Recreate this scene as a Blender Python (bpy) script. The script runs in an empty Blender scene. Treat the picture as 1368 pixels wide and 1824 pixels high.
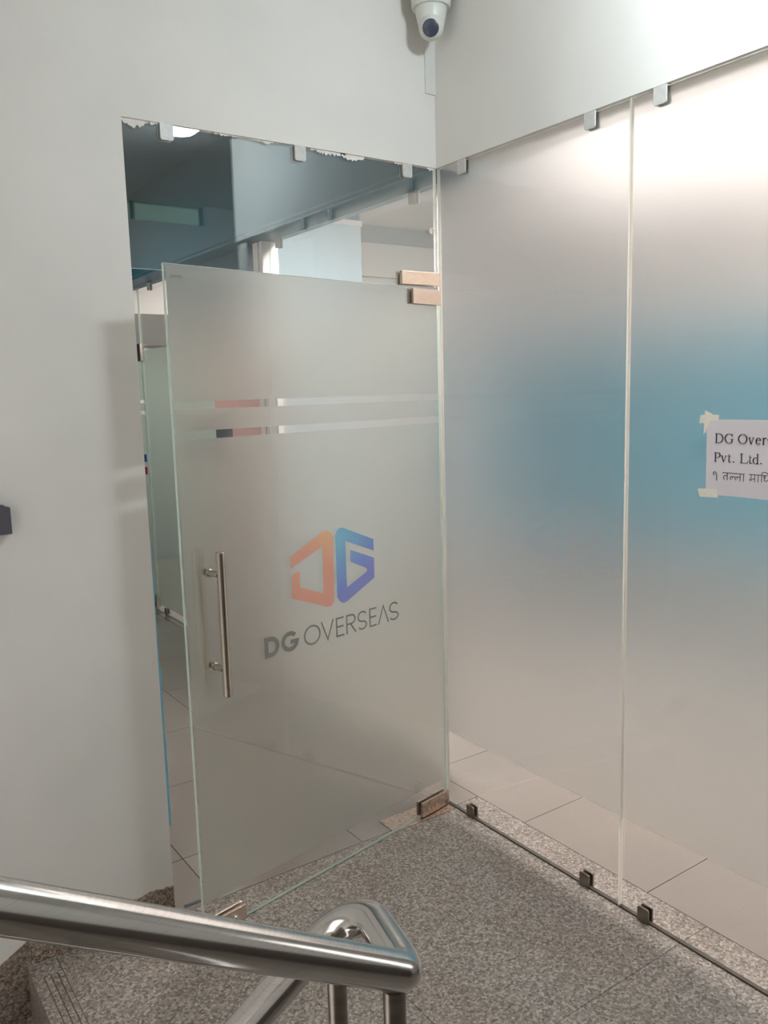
import bpy, bmesh, math, random
from mathutils import Vector, Matrix

random.seed(7)
S = bpy.context.scene
COL = S.collection
PI = math.pi

# ------------------------------------------------------------------ camera
CAM_POS = (-2.0773, -2.5606, 1.7162)
YAW, PITCH, ROLL, FPX = 0.6096, 0.1442, -0.0267, 1483.93
cy, sy, cp, sp, cr, sr = math.cos(YAW), math.sin(YAW), math.cos(PITCH), math.sin(PITCH), math.cos(ROLL), math.sin(ROLL)
fwd = Vector((sy*cp, cy*cp, -sp)); rt = Vector((cy, -sy, 0)); up = rt.cross(fwd)
r2 = cr*rt + sr*up; u2 = -sr*rt + cr*up
cam = bpy.data.cameras.new('camera'); cam_o = bpy.data.objects.new('camera', cam); COL.objects.link(cam_o)
cam.sensor_fit = 'HORIZONTAL'; cam.sensor_width = 36.0; cam.lens = FPX/1368*36.0; cam.clip_start = 0.02
cam_o.matrix_world = Matrix(((r2.x, u2.x, -fwd.x, CAM_POS[0]), (r2.y, u2.y, -fwd.y, CAM_POS[1]), (r2.z, u2.z, -fwd.z, CAM_POS[2]), (0, 0, 0, 1)))
S.camera = cam_o

# ------------------------------------------------------------------ world, exposure, light levels
W = bpy.data.worlds.new('daylight'); S.world = W; W.use_nodes = True
bg = W.node_tree.nodes['Background']; bg.inputs[0].default_value = (1.0, 0.97, 0.945, 1); bg.inputs[1].default_value = 2.25
S.view_settings.view_transform = 'Standard'; S.view_settings.look = 'None'
S.view_settings.gamma = 1.0; S.view_settings.use_curve_mapping = False
S.view_settings.exposure = 0.13
S.cycles.use_denoising = True
S.cycles.max_bounces = 14; S.cycles.diffuse_bounces = 6; S.cycles.glossy_bounces = 6
S.cycles.transmission_bounces = 12; S.cycles.transparent_max_bounces = 24
S.cycles.sample_clamp_indirect = 6.0; S.cycles.blur_glossy = 0.3
LAMP_POWER = 172.0        # round stairwell ceiling lamp
ROOM_POWER = 21.0         # ceiling panels of the room behind the glass
SOFT_FILL_POWER = 1.6         # added soft fill panels deeper in that room
NEAR_FILL_POWER = 70.0        # added fill panel beside the inner partition
BACK_POWER = 21.0         # panel of the far room
FILL_TUBE_POWER = 65.0        # added fill tube on the corridor wall
HALL_POWER = 1.5         # lamp of the corridor behind the door

# ------------------------------------------------------------------ helpers
def lin(c):
    return tuple(((v/255)/12.92 if v/255 <= 0.04045 else ((v/255+0.055)/1.055)**2.4) for v in c) + (1.0,)

def newmat(name):
    m = bpy.data.materials.new(name); m.use_nodes = True
    nt = m.node_tree; nt.nodes.clear()
    out = nt.nodes.new('ShaderNodeOutputMaterial')
    return m, nt, out

def nd(nt, typ, **kw):
    n = nt.nodes.new(typ)
    for k, v in kw.items():
        if k.startswith('i_'): n.inputs[k[2:].replace('_', ' ')].default_value = v
        else: setattr(n, k, v)
    return n

def plain(name, rgb, rough=0.6, metal=0.0, var=0.06, scale=6.0, bump=0.0, bscale=60.0, spec=0.5):
    """painted or moulded surface: a flat colour with a slight cloudy variation and fine relief"""
    m, nt, out = newmat(name)
    p = nd(nt, 'ShaderNodeBsdfPrincipled'); L = nt.links
    p.inputs['Roughness'].default_value = rough; p.inputs['Metallic'].default_value = metal
    p.inputs['Specular IOR Level'].default_value = spec
    tc = nd(nt, 'ShaderNodeTexCoord'); nz = nd(nt, 'ShaderNodeTexNoise'); nz.inputs['Scale'].default_value = scale; nz.inputs['Detail'].default_value = 5
    L.new(tc.outputs['Object'], nz.inputs['Vector'])
    rp = nd(nt, 'ShaderNodeValToRGB'); c = lin(rgb)
    rp.color_ramp.elements[0].position = 0.3; rp.color_ramp.elements[1].position = 0.7
    rp.color_ramp.elements[0].color = tuple(v*(1-var) for v in c[:3])+(1,); rp.color_ramp.elements[1].color = tuple(min(1, v*(1+var)) for v in c[:3])+(1,)
    L.new(nz.outputs['Fac'], rp.inputs['Fac']); L.new(rp.outputs['Color'], p.inputs['Base Color'])
    if bump:
        nb = nd(nt, 'ShaderNodeTexNoise'); nb.inputs['Scale'].default_value = bscale; nb.inputs['Detail'].default_value = 6
        L.new(tc.outputs['Object'], nb.inputs['Vector'])
        b = nd(nt, 'ShaderNodeBump'); b.inputs['Strength'].default_value = bump; b.inputs['Distance'].default_value = 0.004
        L.new(nb.outputs['Fac'], b.inputs['Height']); L.new(b.outputs['Normal'], p.inputs['Normal'])
    L.new(p.outputs[0], out.inputs[0])
    return m

def granite(name, cols, rough=0.42, scale=150.0, dirt=0.5):
    m, nt, out = newmat(name); L = nt.links
    p = nd(nt, 'ShaderNodeBsdfPrincipled'); p.inputs['Roughness'].default_value = rough
    tc = nd(nt, 'ShaderNodeTexCoord')
    v = nd(nt, 'ShaderNodeTexVoronoi'); v.inputs['Scale'].default_value = scale
    n1 = nd(nt, 'ShaderNodeTexNoise'); n1.inputs['Scale'].default_value = scale*0.55; n1.inputs['Detail'].default_value = 4
    n2 = nd(nt, 'ShaderNodeTexNoise'); n2.inputs['Scale'].default_value = 2.3; n2.inputs['Detail'].default_value = 6
    for n in (v, n1, n2): L.new(tc.outputs['Object'], n.inputs['Vector'])
    sep = nd(nt, 'ShaderNodeSeparateColor'); L.new(v.outputs['Color'], sep.inputs[0])
    mx = nd(nt, 'ShaderNodeMix'); mx.inputs['Factor'].default_value = 0.45
    L.new(sep.outputs[0], mx.inputs[2]); L.new(n1.outputs['Fac'], mx.inputs[3])
    rp = nd(nt, 'ShaderNodeValToRGB'); cr_ = rp.color_ramp
    pos = (0.18, 0.38, 0.6, 0.8)
    cr_.elements[0].position = pos[0]; cr_.elements[0].color = lin(cols[0]); cr_.elements[1].position = pos[3]; cr_.elements[1].color = lin(cols[3])
    for k in (1, 2):
        e = cr_.elements.new(pos[k]); e.color = lin(cols[k])
    L.new(mx.outputs[0], rp.inputs['Fac'])
    d = nd(nt, 'ShaderNodeValToRGB'); d.color_ramp.elements[0].position = 0.32; d.color_ramp.elements[1].position = 0.55
    k = 1-dirt*0.5
    d.color_ramp.elements[0].color = (k, k*0.97, k*0.93, 1); d.color_ramp.elements[1].color = (1, 1, 1, 1)
    L.new(n2.outputs['Fac'], d.inputs['Fac'])
    mm = nd(nt, 'ShaderNodeMix', data_type='RGBA', blend_type='MULTIPLY'); mm.inputs[0].default_value = 1.0
    L.new(rp.outputs['Color'], mm.inputs[6]); L.new(d.outputs['Color'], mm.inputs[7])
    L.new(mm.outputs[2], p.inputs['Base Color'])
    b = nd(nt, 'ShaderNodeBump'); b.inputs['Strength'].default_value = 0.15; b.inputs['Distance'].default_value = 0.001
    L.new(n1.outputs['Fac'], b.inputs['Height']); L.new(b.outputs['Normal'], p.inputs['Normal'])
    L.new(p.outputs[0], out.inputs[0])
    return m

def steel(name, rgb, rough=0.2, grain=(1, 1, 60), dirt=0.0):
    m, nt, out = newmat(name); L = nt.links
    p = nd(nt, 'ShaderNodeBsdfPrincipled'); p.inputs['Metallic'].default_value = 1.0
    tc = nd(nt, 'ShaderNodeTexCoord'); mp = nd(nt, 'ShaderNodeMapping'); mp.inputs['Scale'].default_value = grain
    nz = nd(nt, 'ShaderNodeTexNoise'); nz.inputs['Scale'].default_value = 14; nz.inputs['Detail'].default_value = 4
    L.new(tc.outputs['Object'], mp.inputs[0]); L.new(mp.outputs[0], nz.inputs['Vector'])
    mr = nd(nt, 'ShaderNodeMapRange'); mr.inputs['To Min'].default_value = max(0.02, rough*0.75); mr.inputs['To Max'].default_value = rough*1.3
    L.new(nz.outputs['Fac'], mr.inputs['Value']); L.new(mr.outputs[0], p.inputs['Roughness'])
    rp = nd(nt, 'ShaderNodeValToRGB'); c = lin(rgb)
    rp.color_ramp.elements[0].position = 0.3; rp.color_ramp.elements[1].position = 0.6
    rp.color_ramp.elements[0].color = tuple(v*(1-0.1-dirt) for v in c[:3])+(1,); rp.color_ramp.elements[1].color = c
    L.new(nz.outputs['Fac'], rp.inputs['Fac']); L.new(rp.outputs['Color'], p.inputs['Base Color'])
    L.new(p.outputs[0], out.inputs[0])
    return m

def clear_glass(name, tint=(0.99, 0.994, 0.99), boost=1.0):
    """thin architectural glass: straight-through transmission with a two-sided Fresnel mirror reflection"""
    m, nt, out = newmat(name); L = nt.links
    t = nd(nt, 'ShaderNodeBsdfTransparent'); t.inputs[0].default_value = tint+(1,)
    g = nd(nt, 'ShaderNodeBsdfGlossy'); g.inputs['Roughness'].default_value = 0.0; g.inputs[0].default_value = (1, 1, 1, 1)
    geo = nd(nt, 'ShaderNodeNewGeometry')
    mi = nd(nt, 'ShaderNodeMapRange'); mi.inputs['To Min'].default_value = 1.52; mi.inputs['To Max'].default_value = 1/1.52
    L.new(geo.outputs['Backfacing'], mi.inputs['Value'])
    f = nd(nt, 'ShaderNodeFresnel'); L.new(mi.outputs[0], f.inputs['IOR'])
    ml = nd(nt, 'ShaderNodeMath', operation='MULTIPLY', use_clamp=True); ml.inputs[1].default_value = boost
    L.new(f.outputs[0], ml.inputs[0])
    x = nd(nt, 'ShaderNodeMixShader'); L.new(ml.outputs[0], x.inputs[0]); L.new(t.outputs[0], x.inputs[1]); L.new(g.outputs[0], x.inputs[2])
    L.new(x.outputs[0], out.inputs[0])
    return m

def film(name, rgb=(1.0, 1.0, 0.99), rough=0.48, milk=0.05, white=0.05):
    """etched vinyl film: blurred transmission, some milky forward scatter, some diffuse reflection"""
    m, nt, out = newmat(name); L = nt.links
    r = nd(nt, 'ShaderNodeBsdfRefraction'); r.inputs['Color'].default_value = rgb+(1,); r.inputs['Roughness'].default_value = rough; r.inputs['IOR'].default_value = 1.25
    tl = nd(nt, 'ShaderNodeBsdfTranslucent'); tl.inputs[0].default_value = rgb+(1,)
    df = nd(nt, 'ShaderNodeBsdfDiffuse'); df.inputs[0].default_value = (0.82, 0.83, 0.81, 1)
    tc = nd(nt, 'ShaderNodeTexCoord'); nz = nd(nt, 'ShaderNodeTexNoise'); nz.inputs['Scale'].default_value = 3.0
    L.new(tc.outputs['Object'], nz.inputs['Vector'])
    mr = nd(nt, 'ShaderNodeMapRange'); mr.inputs['To Min'].default_value = white*0.9; mr.inputs['To Max'].default_value = white*1.1
    L.new(nz.outputs['Fac'], mr.inputs['Value'])
    a = nd(nt, 'ShaderNodeMixShader'); a.inputs[0].default_value = milk; L.new(r.outputs[0], a.inputs[1]); L.new(tl.outputs[0], a.inputs[2])
    b = nd(nt, 'ShaderNodeMixShader'); L.new(mr.outputs[0], b.inputs[0]); L.new(a.outputs[0], b.inputs[1]); L.new(df.outputs[0], b.inputs[2])
    L.new(b.outputs[0], out.inputs[0])
    return m

def translucent(name, rgb, share=0.6):
    m, nt, out = newmat(name); L = nt.links
    tl = nd(nt, 'ShaderNodeBsdfTranslucent'); tl.inputs[0].default_value = lin(rgb)
    df = nd(nt, 'ShaderNodeBsdfPrincipled'); df.inputs['Base Color'].default_value = lin(rgb); df.inputs['Roughness'].default_value = 0.25
    a = nd(nt, 'ShaderNodeMixShader'); a.inputs[0].default_value = share; L.new(df.outputs[0], a.inputs[1]); L.new(tl.outputs[0], a.inputs[2])
    L.new(a.outputs[0], out.inputs[0])
    return m

def emitter(name, rgb, strength):
    m, nt, out = newmat(name); e = nd(nt, 'ShaderNodeEmission'); e.inputs[0].default_value = rgb+(1,); e.inputs[1].default_value = strength
    nt.links.new(e.outputs[0], out.inputs[0]); return m

def gradient(name, stops, axis, lo, hi, rough=0.5):
    """printed colour gradient along one object axis"""
    m, nt, out = newmat(name); L = nt.links
    p = nd(nt, 'ShaderNodeBsdfPrincipled'); p.inputs['Roughness'].default_value = rough
    tc = nd(nt, 'ShaderNodeTexCoord'); sx = nd(nt, 'ShaderNodeSeparateXYZ'); L.new(tc.outputs['Object'], sx.inputs[0])
    ad = None
    acc = None
    for i, w in enumerate(axis):
        if not w: continue
        mu = nd(nt, 'ShaderNodeMath', operation='MULTIPLY'); mu.inputs[1].default_value = w; L.new(sx.outputs[i], mu.inputs[0])
        if acc is None: acc = mu
        else:
            ad = nd(nt, 'ShaderNodeMath', operation='ADD'); L.new(acc.outputs[0], ad.inputs[0]); L.new(mu.outputs[0], ad.inputs[1]); acc = ad
    mr = nd(nt, 'ShaderNodeMapRange'); mr.inputs['From Min'].default_value = lo; mr.inputs['From Max'].default_value = hi
    L.new(acc.outputs[0], mr.inputs['Value'])
    rp = nd(nt, 'ShaderNodeValToRGB'); e = rp.color_ramp.elements
    e[0].position = stops[0][0]; e[0].color = lin(stops[0][1]); e[1].position = stops[-1][0]; e[1].color = lin(stops[-1][1])
    for s in stops[1:-1]:
        k = e.new(s[0]); k.color = lin(s[1])
    L.new(mr.outputs[0], rp.inputs['Fac']); L.new(rp.outputs['Color'], p.inputs['Base Color'])
    tl = nd(nt, 'ShaderNodeBsdfTranslucent'); L.new(rp.outputs['Color'], tl.inputs[0])
    x = nd(nt, 'ShaderNodeMixShader'); x.inputs[0].default_value = 0.2; L.new(p.outputs[0], x.inputs[1]); L.new(tl.outputs[0], x.inputs[2])
    L.new(x.outputs[0], out.inputs[0]); return m

def tag(o, label=None, cat=None, group=None, kind=None):
    if label: o['label'] = label
    if cat: o['category'] = cat
    if group: o['group'] = group
    if kind: o['kind'] = kind
    return o

def obj(name, bm, mats, parent=None, smooth=False):
    me = bpy.data.meshes.new(name)
    bmesh.ops.recalc_face_normals(bm, faces=bm.faces[:])
    for e_ in bm.edges:
        if len(e_.link_faces) == 2 and e_.calc_face_angle(0) > 0.62: e_.smooth = False
    bm.to_mesh(me); bm.free()
    for m in (mats if isinstance(mats, (list, tuple)) else [mats]): me.materials.append(m)
    if smooth:
        for p in me.polygons: p.use_smooth = True
    o = bpy.data.objects.new(name, me); COL.objects.link(o)
    if parent: o.parent = parent
    return o

def empty(name, loc=(0, 0, 0), rz=0.0, parent=None):
    o = bpy.data.objects.new(name, None); COL.objects.link(o); o.location = loc; o.rotation_euler = (0, 0, rz)
    o.empty_display_size = 0.05
    if parent: o.parent = parent
    return o

def bx(bm, x0, x1, y0, y1, z0, z1, mi=0, bev=0.0):
    vs = [bm.verts.new((x, y, z)) for z in (z0, z1) for y in (y0, y1) for x in (x0, x1)]
    fs = []
    for q in ((0, 2, 3, 1), (4, 5, 7, 6), (0, 1, 5, 4), (2, 6, 7, 3), (0, 4, 6, 2), (1, 3, 7, 5)):
        f = bm.faces.new([vs[i] for i in q]); f.material_index = mi; fs.append(f)
    if bev:
        es = list({e for f in fs for e in f.edges})
        bmesh.ops.bevel(bm, geom=es, offset=bev, segments=2, affect='EDGES', profile=0.6)
    return fs

def boxobj(name, dims, mat, parent=None, bev=0.0):
    bm = bmesh.new(); bx(bm, *dims, bev=bev); return obj(name, bm, mat, parent)

def prism(bm, pts, to3, d0, d1, mi=0):
    """extrude a flat outline; to3(a, b, depth) -> point"""
    a = [bm.verts.new(to3(p[0], p[1], d0)) for p in pts]; b = [bm.verts.new(to3(p[0], p[1], d1)) for p in pts]
    n = len(pts); out = []
    out.append(bm.faces.new(a)); out.append(bm.faces.new(list(reversed(b))))
    for i in range(n):
        out.append(bm.faces.new((a[i], b[i], b[(i+1) % n], a[(i+1) % n])))
    for f in out: f.material_index = mi
    return out

def ribbon(bm, pts, width, to3, d0, d1, closed=False):
    """pen stroke: a strip of constant or per-point width along 2D points, mitred, with a little thickness"""
    n = len(pts); P = [Vector(p) for p in pts]
    wd = width if isinstance(width, (list, tuple)) else [width]*n
    Lf, Rt = [], []
    for i in range(n):
        if closed: a, c = P[i-1], P[(i+1) % n]
        else: a, c = P[max(i-1, 0)], P[min(i+1, n-1)]
        d1_ = (P[i]-a); d2_ = (c-P[i])
        if d1_.length < 1e-9: d1_ = d2_
        if d2_.length < 1e-9: d2_ = d1_
        d1_.normalize(); d2_.normalize()
        t = d1_+d2_
        if t.length < 1e-6: t = d1_.copy()
        t.normalize(); nr = Vector((-t.y, t.x)); k = max(0.45, nr.dot(Vector((-d1_.y, d1_.x))))
        off = nr*(wd[i]/2/k); Lf.append(P[i]+off); Rt.append(P[i]-off)
    for i in range(n if closed else n-1):
        j = (i+1) % n
        prism(bm, [Lf[i], Lf[j], Rt[j], Rt[i]], to3, d0, d1)

def arc(cx, cy_, rx, ry, a0, a1, n=16):
    return [(cx+rx*math.cos(math.radians(a0+(a1-a0)*i/n)), cy_+ry*math.sin(math.radians(a0+(a1-a0)*i/n))) for i in range(n+1)]

def fillet(pts, radii, seg=10):
    out = []
    P = [Vector(p) for p in pts]
    for i, p in enumerate(P):
        r = radii[i]
        if i in (0, len(P)-1) or r <= 0: out.append(p); continue
        a = (P[i-1]-p).normalized(); b = (P[i+1]-p).normalized()
        ang = a.angle(b); d = min(r/math.tan(ang/2), 0.48*(P[i-1]-p).length if i > 1 else 9, 0.48*(P[i+1]-p).length if i < len(P)-2 else 9)
        r_ = d*math.tan(ang/2); c = p+(a+b).normalized()*(r_/math.sin(ang/2))
        s, e = p+a*d-c, p+b*d-c
        w = s.angle(e); ax = s.cross(e).normalized()
        for k in range(seg+1):
            out.append(c+Matrix.Rotation(w*k/seg, 3, ax) @ s)
    return out

def tube(bm, pts, r, n=28, cap=True, mi=0):
    P = [Vector(p) for p in pts]; rings = []; N = None
    for i, p in enumerate(P):
        t = ((P[i]-P[i-1]).normalized() if i else Vector((0, 0, 0)))+((P[i+1]-P[i]).normalized() if i < len(P)-1 else Vector((0, 0, 0)))
        t.normalize()
        if N is None:
            N = t.orthogonal().normalized()
        N = (N-t*N.dot(t)).normalized(); B = t.cross(N)
        rings.append([bm.verts.new(p+(N*math.cos(2*PI*k/n)+B*math.sin(2*PI*k/n))*r) for k in range(n)])
    for a, b in zip(rings, rings[1:]):
        for k in range(n):
            f = bm.faces.new((a[k], a[(k+1) % n], b[(k+1) % n], b[k])); f.smooth = True; f.material_index = mi
    if cap:
        bm.faces.new([bm.verts.new(v.co) for v in reversed(rings[0])]).material_index = mi; bm.faces.new([bm.verts.new(v.co) for v in rings[-1]]).material_index = mi

def lathe(bm, prof, c=(0, 0, 0), n=40, axis=None, mi=0):
    """revolve (radius, height) points round an axis through c"""
    M = Matrix.Identity(3) if axis is None else Vector((0, 0, 1)).rotation_difference(Vector(axis)).to_matrix()
    c = Vector(c); rings = []
    for r, h in prof:
        if r < 1e-6: rings.append([bm.verts.new(c+M @ Vector((0, 0, h)))])
        else: rings.append([bm.verts.new(c+M @ Vector((r*math.cos(2*PI*k/n), r*math.sin(2*PI*k/n), h))) for k in range(n)])
    for a, b in zip(rings, rings[1:]):
        for k in range(n):
            j = (k+1) % n
            if len(a) == 1 and len(b) == 1: continue
            if len(a) == 1: f = bm.faces.new((a[0], b[j], b[k]))
            elif len(b) == 1: f = bm.faces.new((a[k], a[j], b[0]))
            else: f = bm.faces.new((a[k], a[j], b[j], b[k]))
            f.smooth = True; f.material_index = mi
    for rg, fl in ((rings[0], True), (rings[-1], False)):
        if len(rg) > 1:
            f = bm.faces.new(list(reversed(rg)) if fl else rg); f.material_index = mi

# ------------------------------------------------------------------ materials
M_wall = plain('plaster_white', (214, 211, 206), 0.75, var=0.045, scale=2.6, bump=0.12, bscale=35)
M_ceil = plain('ceiling_white', (215, 213, 208), 0.8, var=0.02, scale=2)
M_granite = granite('granite_landing', ((82, 74, 67), (117, 108, 100), (140, 131, 123), (172, 163, 154)), dirt=0.3)
M_granite_brown = granite('granite_skirting', ((74, 60, 52), (116, 98, 87), (140, 123, 111), (172, 158, 145)), rough=0.6, scale=170, dirt=1.0)
M_granite_skirt = granite('granite_stair_skirting', ((78, 66, 58), (112, 98, 88), (136, 122, 111), (168, 155, 143)), dirt=0.4)
M_mortar = plain('joint_mortar', (100, 92, 84), 0.9)
M_tile = plain('tile_polished', (138, 130, 123), 0.12, var=0.03, scale=3)
M_grout = plain('tile_grout', (70, 62, 54), 0.9)
M_glass = clear_glass('clear_glass')
M_glass_panel = clear_glass('panel_glass', boost=0.55)
M_glass_transom = clear_glass('transom_glass', (0.92, 0.96, 0.96), boost=2.4)
M_glass_green = clear_glass('green_tinted_glass', (0.42, 0.50, 0.45))
M_edge = translucent('glass_edge', (206, 221, 212), 0.6)
M_film = film('etched_film')
M_film_door = film('etched_film_door', (0.99, 1.0, 0.98))
M_film_in = film('etched_film_partition', (0.92, 1.0, 0.95))
M_film_a = film('etched_film_inner', (1.0, 0.995, 0.98))
M_silicone = translucent('silicone_seal', (252, 250, 246), 0.97)
M_steel = steel('stainless_tube', (208, 205, 202), 0.15)
M_steel_post = steel('stainless_post', (150, 142, 134), 0.3, (1, 1, 4), 0.15)
M_clip = steel('clip_nickel', (200, 195, 190), 0.38, dirt=0.1)
M_clip_dark = steel('clip_tarnished', (140, 132, 124), 0.35, dirt=0.2)
M_patch = steel('patch_brushed', (226, 208, 192), 0.34, (4, 4, 40), 0.05)
M_patch_dirty = steel('patch_stained', (206, 186, 170), 0.4, (6, 6, 6), 0.35)
M_handle = steel('handle_satin', (196, 186, 174), 0.2)
M_teal = plain('teal_paint', (66, 114, 132), 0.45, var=0.03)
M_teal_dark = plain('dark_teal_panel', (62, 88, 100), 0.4, var=0.04)
M_blue = plain('blue_wall_board', (30, 138, 164), 0.6, var=0.03)
M_paleblue = plain('pale_blue_laminate', (190, 208, 216), 0.4, var=0.02)
M_greyblue = plain('grey_blue_tone', (150, 162, 166), 0.6, var=0.03)
M_warmwhite = plain('room_white', (230, 223, 219), 0.7, var=0.02)
M_greyband = plain('grey_beam_paint', (122, 119, 115), 0.6)
M_pink = plain('pink_laminate', (226, 178, 170), 0.5, var=0.03)
M_charcoal = plain('charcoal_plastic', (78, 76, 82), 0.5, var=0.05, scale=40)
M_darkplate = plain('dark_slate_plate', (70, 76, 84), 0.4)
M_plastic = plain('camera_plastic', (206, 207, 200), 0.38, var=0.01)
M_lens = plain('camera_window', (64, 70, 84), 0.25, var=0.02)
M_dark_base = plain('added_dark_base_paint', (92, 82, 76), 0.5)
M_trunk = plain('trunking_pvc', (206, 205, 200), 0.5, var=0.01)
M_paper = plain('paper_sheet', (226, 218, 222), 0.8, var=0.02, scale=9)
M_tape = plain('masking_tape', (238, 230, 214), 0.7, var=0.02)
M_ink = plain('printer_ink', (58, 55, 62), 0.7, var=0.05)
M_letter = plain('grey_vinyl', (120, 123, 117), 0.5, var=0.03)
M_etch = plain('etched_mark', (120, 118, 114), 0.7)
M_orange = gradient('orange_print', ((0.0, (226, 168, 148)), (0.62, (224, 166, 146)), (1.0, (232, 194, 150))), (-0.55, 0, 1), 0.55, 0.92)
M_bluep = gradient('blue_print', ((0.0, (148, 146, 206)), (0.4, (132, 150, 212)), (1.0, (134, 188, 214))), (0.75, 0, 1), 1.33, 1.62)
M_bluepaint = plain('blue_paint', (112, 176, 204), 0.5)
M_lamp = emitter('lamp_diffuser', (0.82, 0.94, 1.0), LAMP_POWER)
M_panel = emitter('panel_diffuser', (1.0, 0.91, 0.875), ROOM_POWER)
M_fill_near = emitter('near_fill_diffuser', (1.0, 0.92, 0.885), NEAR_FILL_POWER)
M_fill_soft = emitter('soft_fill_diffuser', (1.0, 0.90, 0.86), SOFT_FILL_POWER)
M_panel_back = emitter('back_panel_diffuser', (1.0, 0.96, 0.90), BACK_POWER)
M_fill_tube = emitter('fill_tube_glow', (1.0, 0.97, 0.92), FILL_TUBE_POWER)
M_hall = emitter('hall_diffuser', (0.92, 0.97, 1.0), HALL_POWER)
M_stick_blue = plain('blue_sticker', (40, 110, 190), 0.5)
M_stick_red = plain('red_sticker', (196, 60, 76), 0.5)
M_leaf = plain('leaf_green', (96, 130, 84), 0.6, var=0.3, scale=20)
M_smear = plain('paint_smear', (214, 210, 204), 0.8, var=0.06, scale=50)

H = 2.539          # top of the glass, underside of the solid wall above it
CEIL = 3.12
JW = -1.197        # left jamb
YR = -1.72         # end of the glass wall
YB, XO = -3.5, -4.2   # back wall and open end of the stairwell

def struct(name, bm, mats, label=None):
    o = obj(name, bm, mats); tag(o, label, None, None, 'structure'); return o

# ------------------------------------------------------------------ structure: stairwell shell
bm = bmesh.new()
bx(bm, XO, JW, 0, 0.12, -1.2, CEIL)
bx(bm, JW, 0.0, 0, 0.02, H, CEIL)
wl = struct('wall_left', bm, M_wall, 'white plaster wall to the left of and above the glass door')
bm = bmesh.new(); bx(bm, -0.009, 0.10, YR, 0.0, H, CEIL)
wr = struct('wall_right', bm, M_wall, 'white plaster wall above the frosted glass panels')
bm = bmesh.new()     # back wall with a ventilator slot under the ceiling
bx(bm, XO, 1.2, YB-0.12, YB, 1.05, 2.98)
bx(bm, XO, -1.0, YB-0.12, YB, 2.98, CEIL); bx(bm, 0.61, 1.2, YB-0.12, YB, 2.98, CEIL)
wbk = struct('wall_back', bm, M_wall)
boxobj('added_dark_base', (XO, 1.2, YB-0.12, YB+0.004, -1.2, 1.05), M_dark_base, wbk)  # invented dark lower wall, out of view, added to darken the handrail's reflection
bm = bmesh.new(); bx(bm, 1.2, 1.3, YB-0.12, YR, -0.1, 0.95); bx(bm, 1.2, 1.3, YB-0.12, YR, 2.15, CEIL); bx(bm, 1.2, 1.3, YB-0.12, -3.15, 0.95, 2.15); bx(bm, 1.2, 1.3, -2.5, YR, 0.95, 2.15); bx(bm, 0.0, 1.2, YR, YR+0.1, 0.0, CEIL)
struct('wall_stairwell_end', bm, M_wall)
bm = bmesh.new()     # end wall of the stairwell with a wide window
bx(bm, XO-0.1, XO, YB-0.12, 0.12, -1.2, 1.0); bx(bm, XO-0.1, XO, YB-0.12, 0.12, 2.5, CEIL); bx(bm, XO-0.1, XO, YB-0.12, -3.1, 1.0, 2.5); bx(bm, XO-0.1, XO, -0.5, 0.12, 1.0, 2.5)
struct('wall_stairwell_left', bm, M_wall)
for n_, (x0, x1, y0, y1, z0, z1) in enumerate(((XO-0.08, XO-0.02, -3.1, -0.5, 1.0, 2.5), (1.22, 1.28, -3.15, -2.5, 0.95, 2.15))):
    bm = bmesh.new(); w_ = 0.035
    for yy in ((y0, -1.82, y1-w_) if n_ == 0 else (y0, y1-w_)): bx(bm, x0, x1, yy, yy+w_, z0, z1)
    for zz in (z0, z1-w_): bx(bm, x0+0.001, x1-0.001, y0, y1, zz, zz+w_)
    wn = struct('window_%d' % (n_+2), bm, M_greyband)
    bm = bmesh.new()
    bx(bm, x0+0.028, x0+0.032, y0+0.01, y1-0.01, z0+0.01, z1-0.01)
    obj('pane', bm, M_glass, wn)
bm = bmesh.new(); bx(bm, XO-0.1, 0.02, YB-0.12, 0.02, CEIL, CEIL+0.1); bx(bm, 0.02, 1.3, YB-0.12, YR+0.1, CEIL, CEIL+0.1)
struct('ceiling', bm, M_ceil)

# ventilator glass in the slot high in the back wall, leaves outside it
bm = bmesh.new()
for k in range(4):
    xk = -1.0+k*0.53; bx(bm, xk, xk+0.02, YB-0.09, YB-0.05, 2.98, CEIL)
vf = struct('window_1', bm, M_greyband)
bm = bmesh.new(); bx(bm, -1.0, 0.61, YB-0.075, YB-0.07, 2.98, CEIL); obj('pane', bm, M_glass_green, vf)

# floor: granite slabs on a mortar bed; interior tiles on grout
bm = bmesh.new()
bx(bm, -1.655, 0.131, -3.5, -0.04, -0.12, -0.006); bx(bm, -1.655, JW, -0.04, 0.0, -0.12, -0.006)
bx(bm, 0.131, 1.2, -3.5, YR, -0.12, -0.006)
fl = struct('floor', bm, M_mortar, 'speckled granite landing in front of the glass door')
G = 0.0006
def slab(x0, x1, y0, y1):
    bm = bmesh.new(); bx(bm, x0+G, x1-G, y0+G, y1-G, -0.03, 0.0, bev=0.0012); o = obj('granite_slab', bm, M_granite, fl); return o
for (x0, x1, y0, y1) in ((-0.82, 0.131, -1.132, -0.04), (-1.585, -0.82, -1.132, -0.04), (-0.82, 0.131, -2.262, -1.132), (0.131, 1.2, -2.262, YR), (-1.585, -0.82, -2.262, -1.132), (-0.82, 1.2, -3.5, -2.262), (-1.585, -0.82, -3.5, -2.262),
                         (-1.585, JW, -0.04, 0.0)):
    slab(x0, x1, y0, y1)
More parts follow.
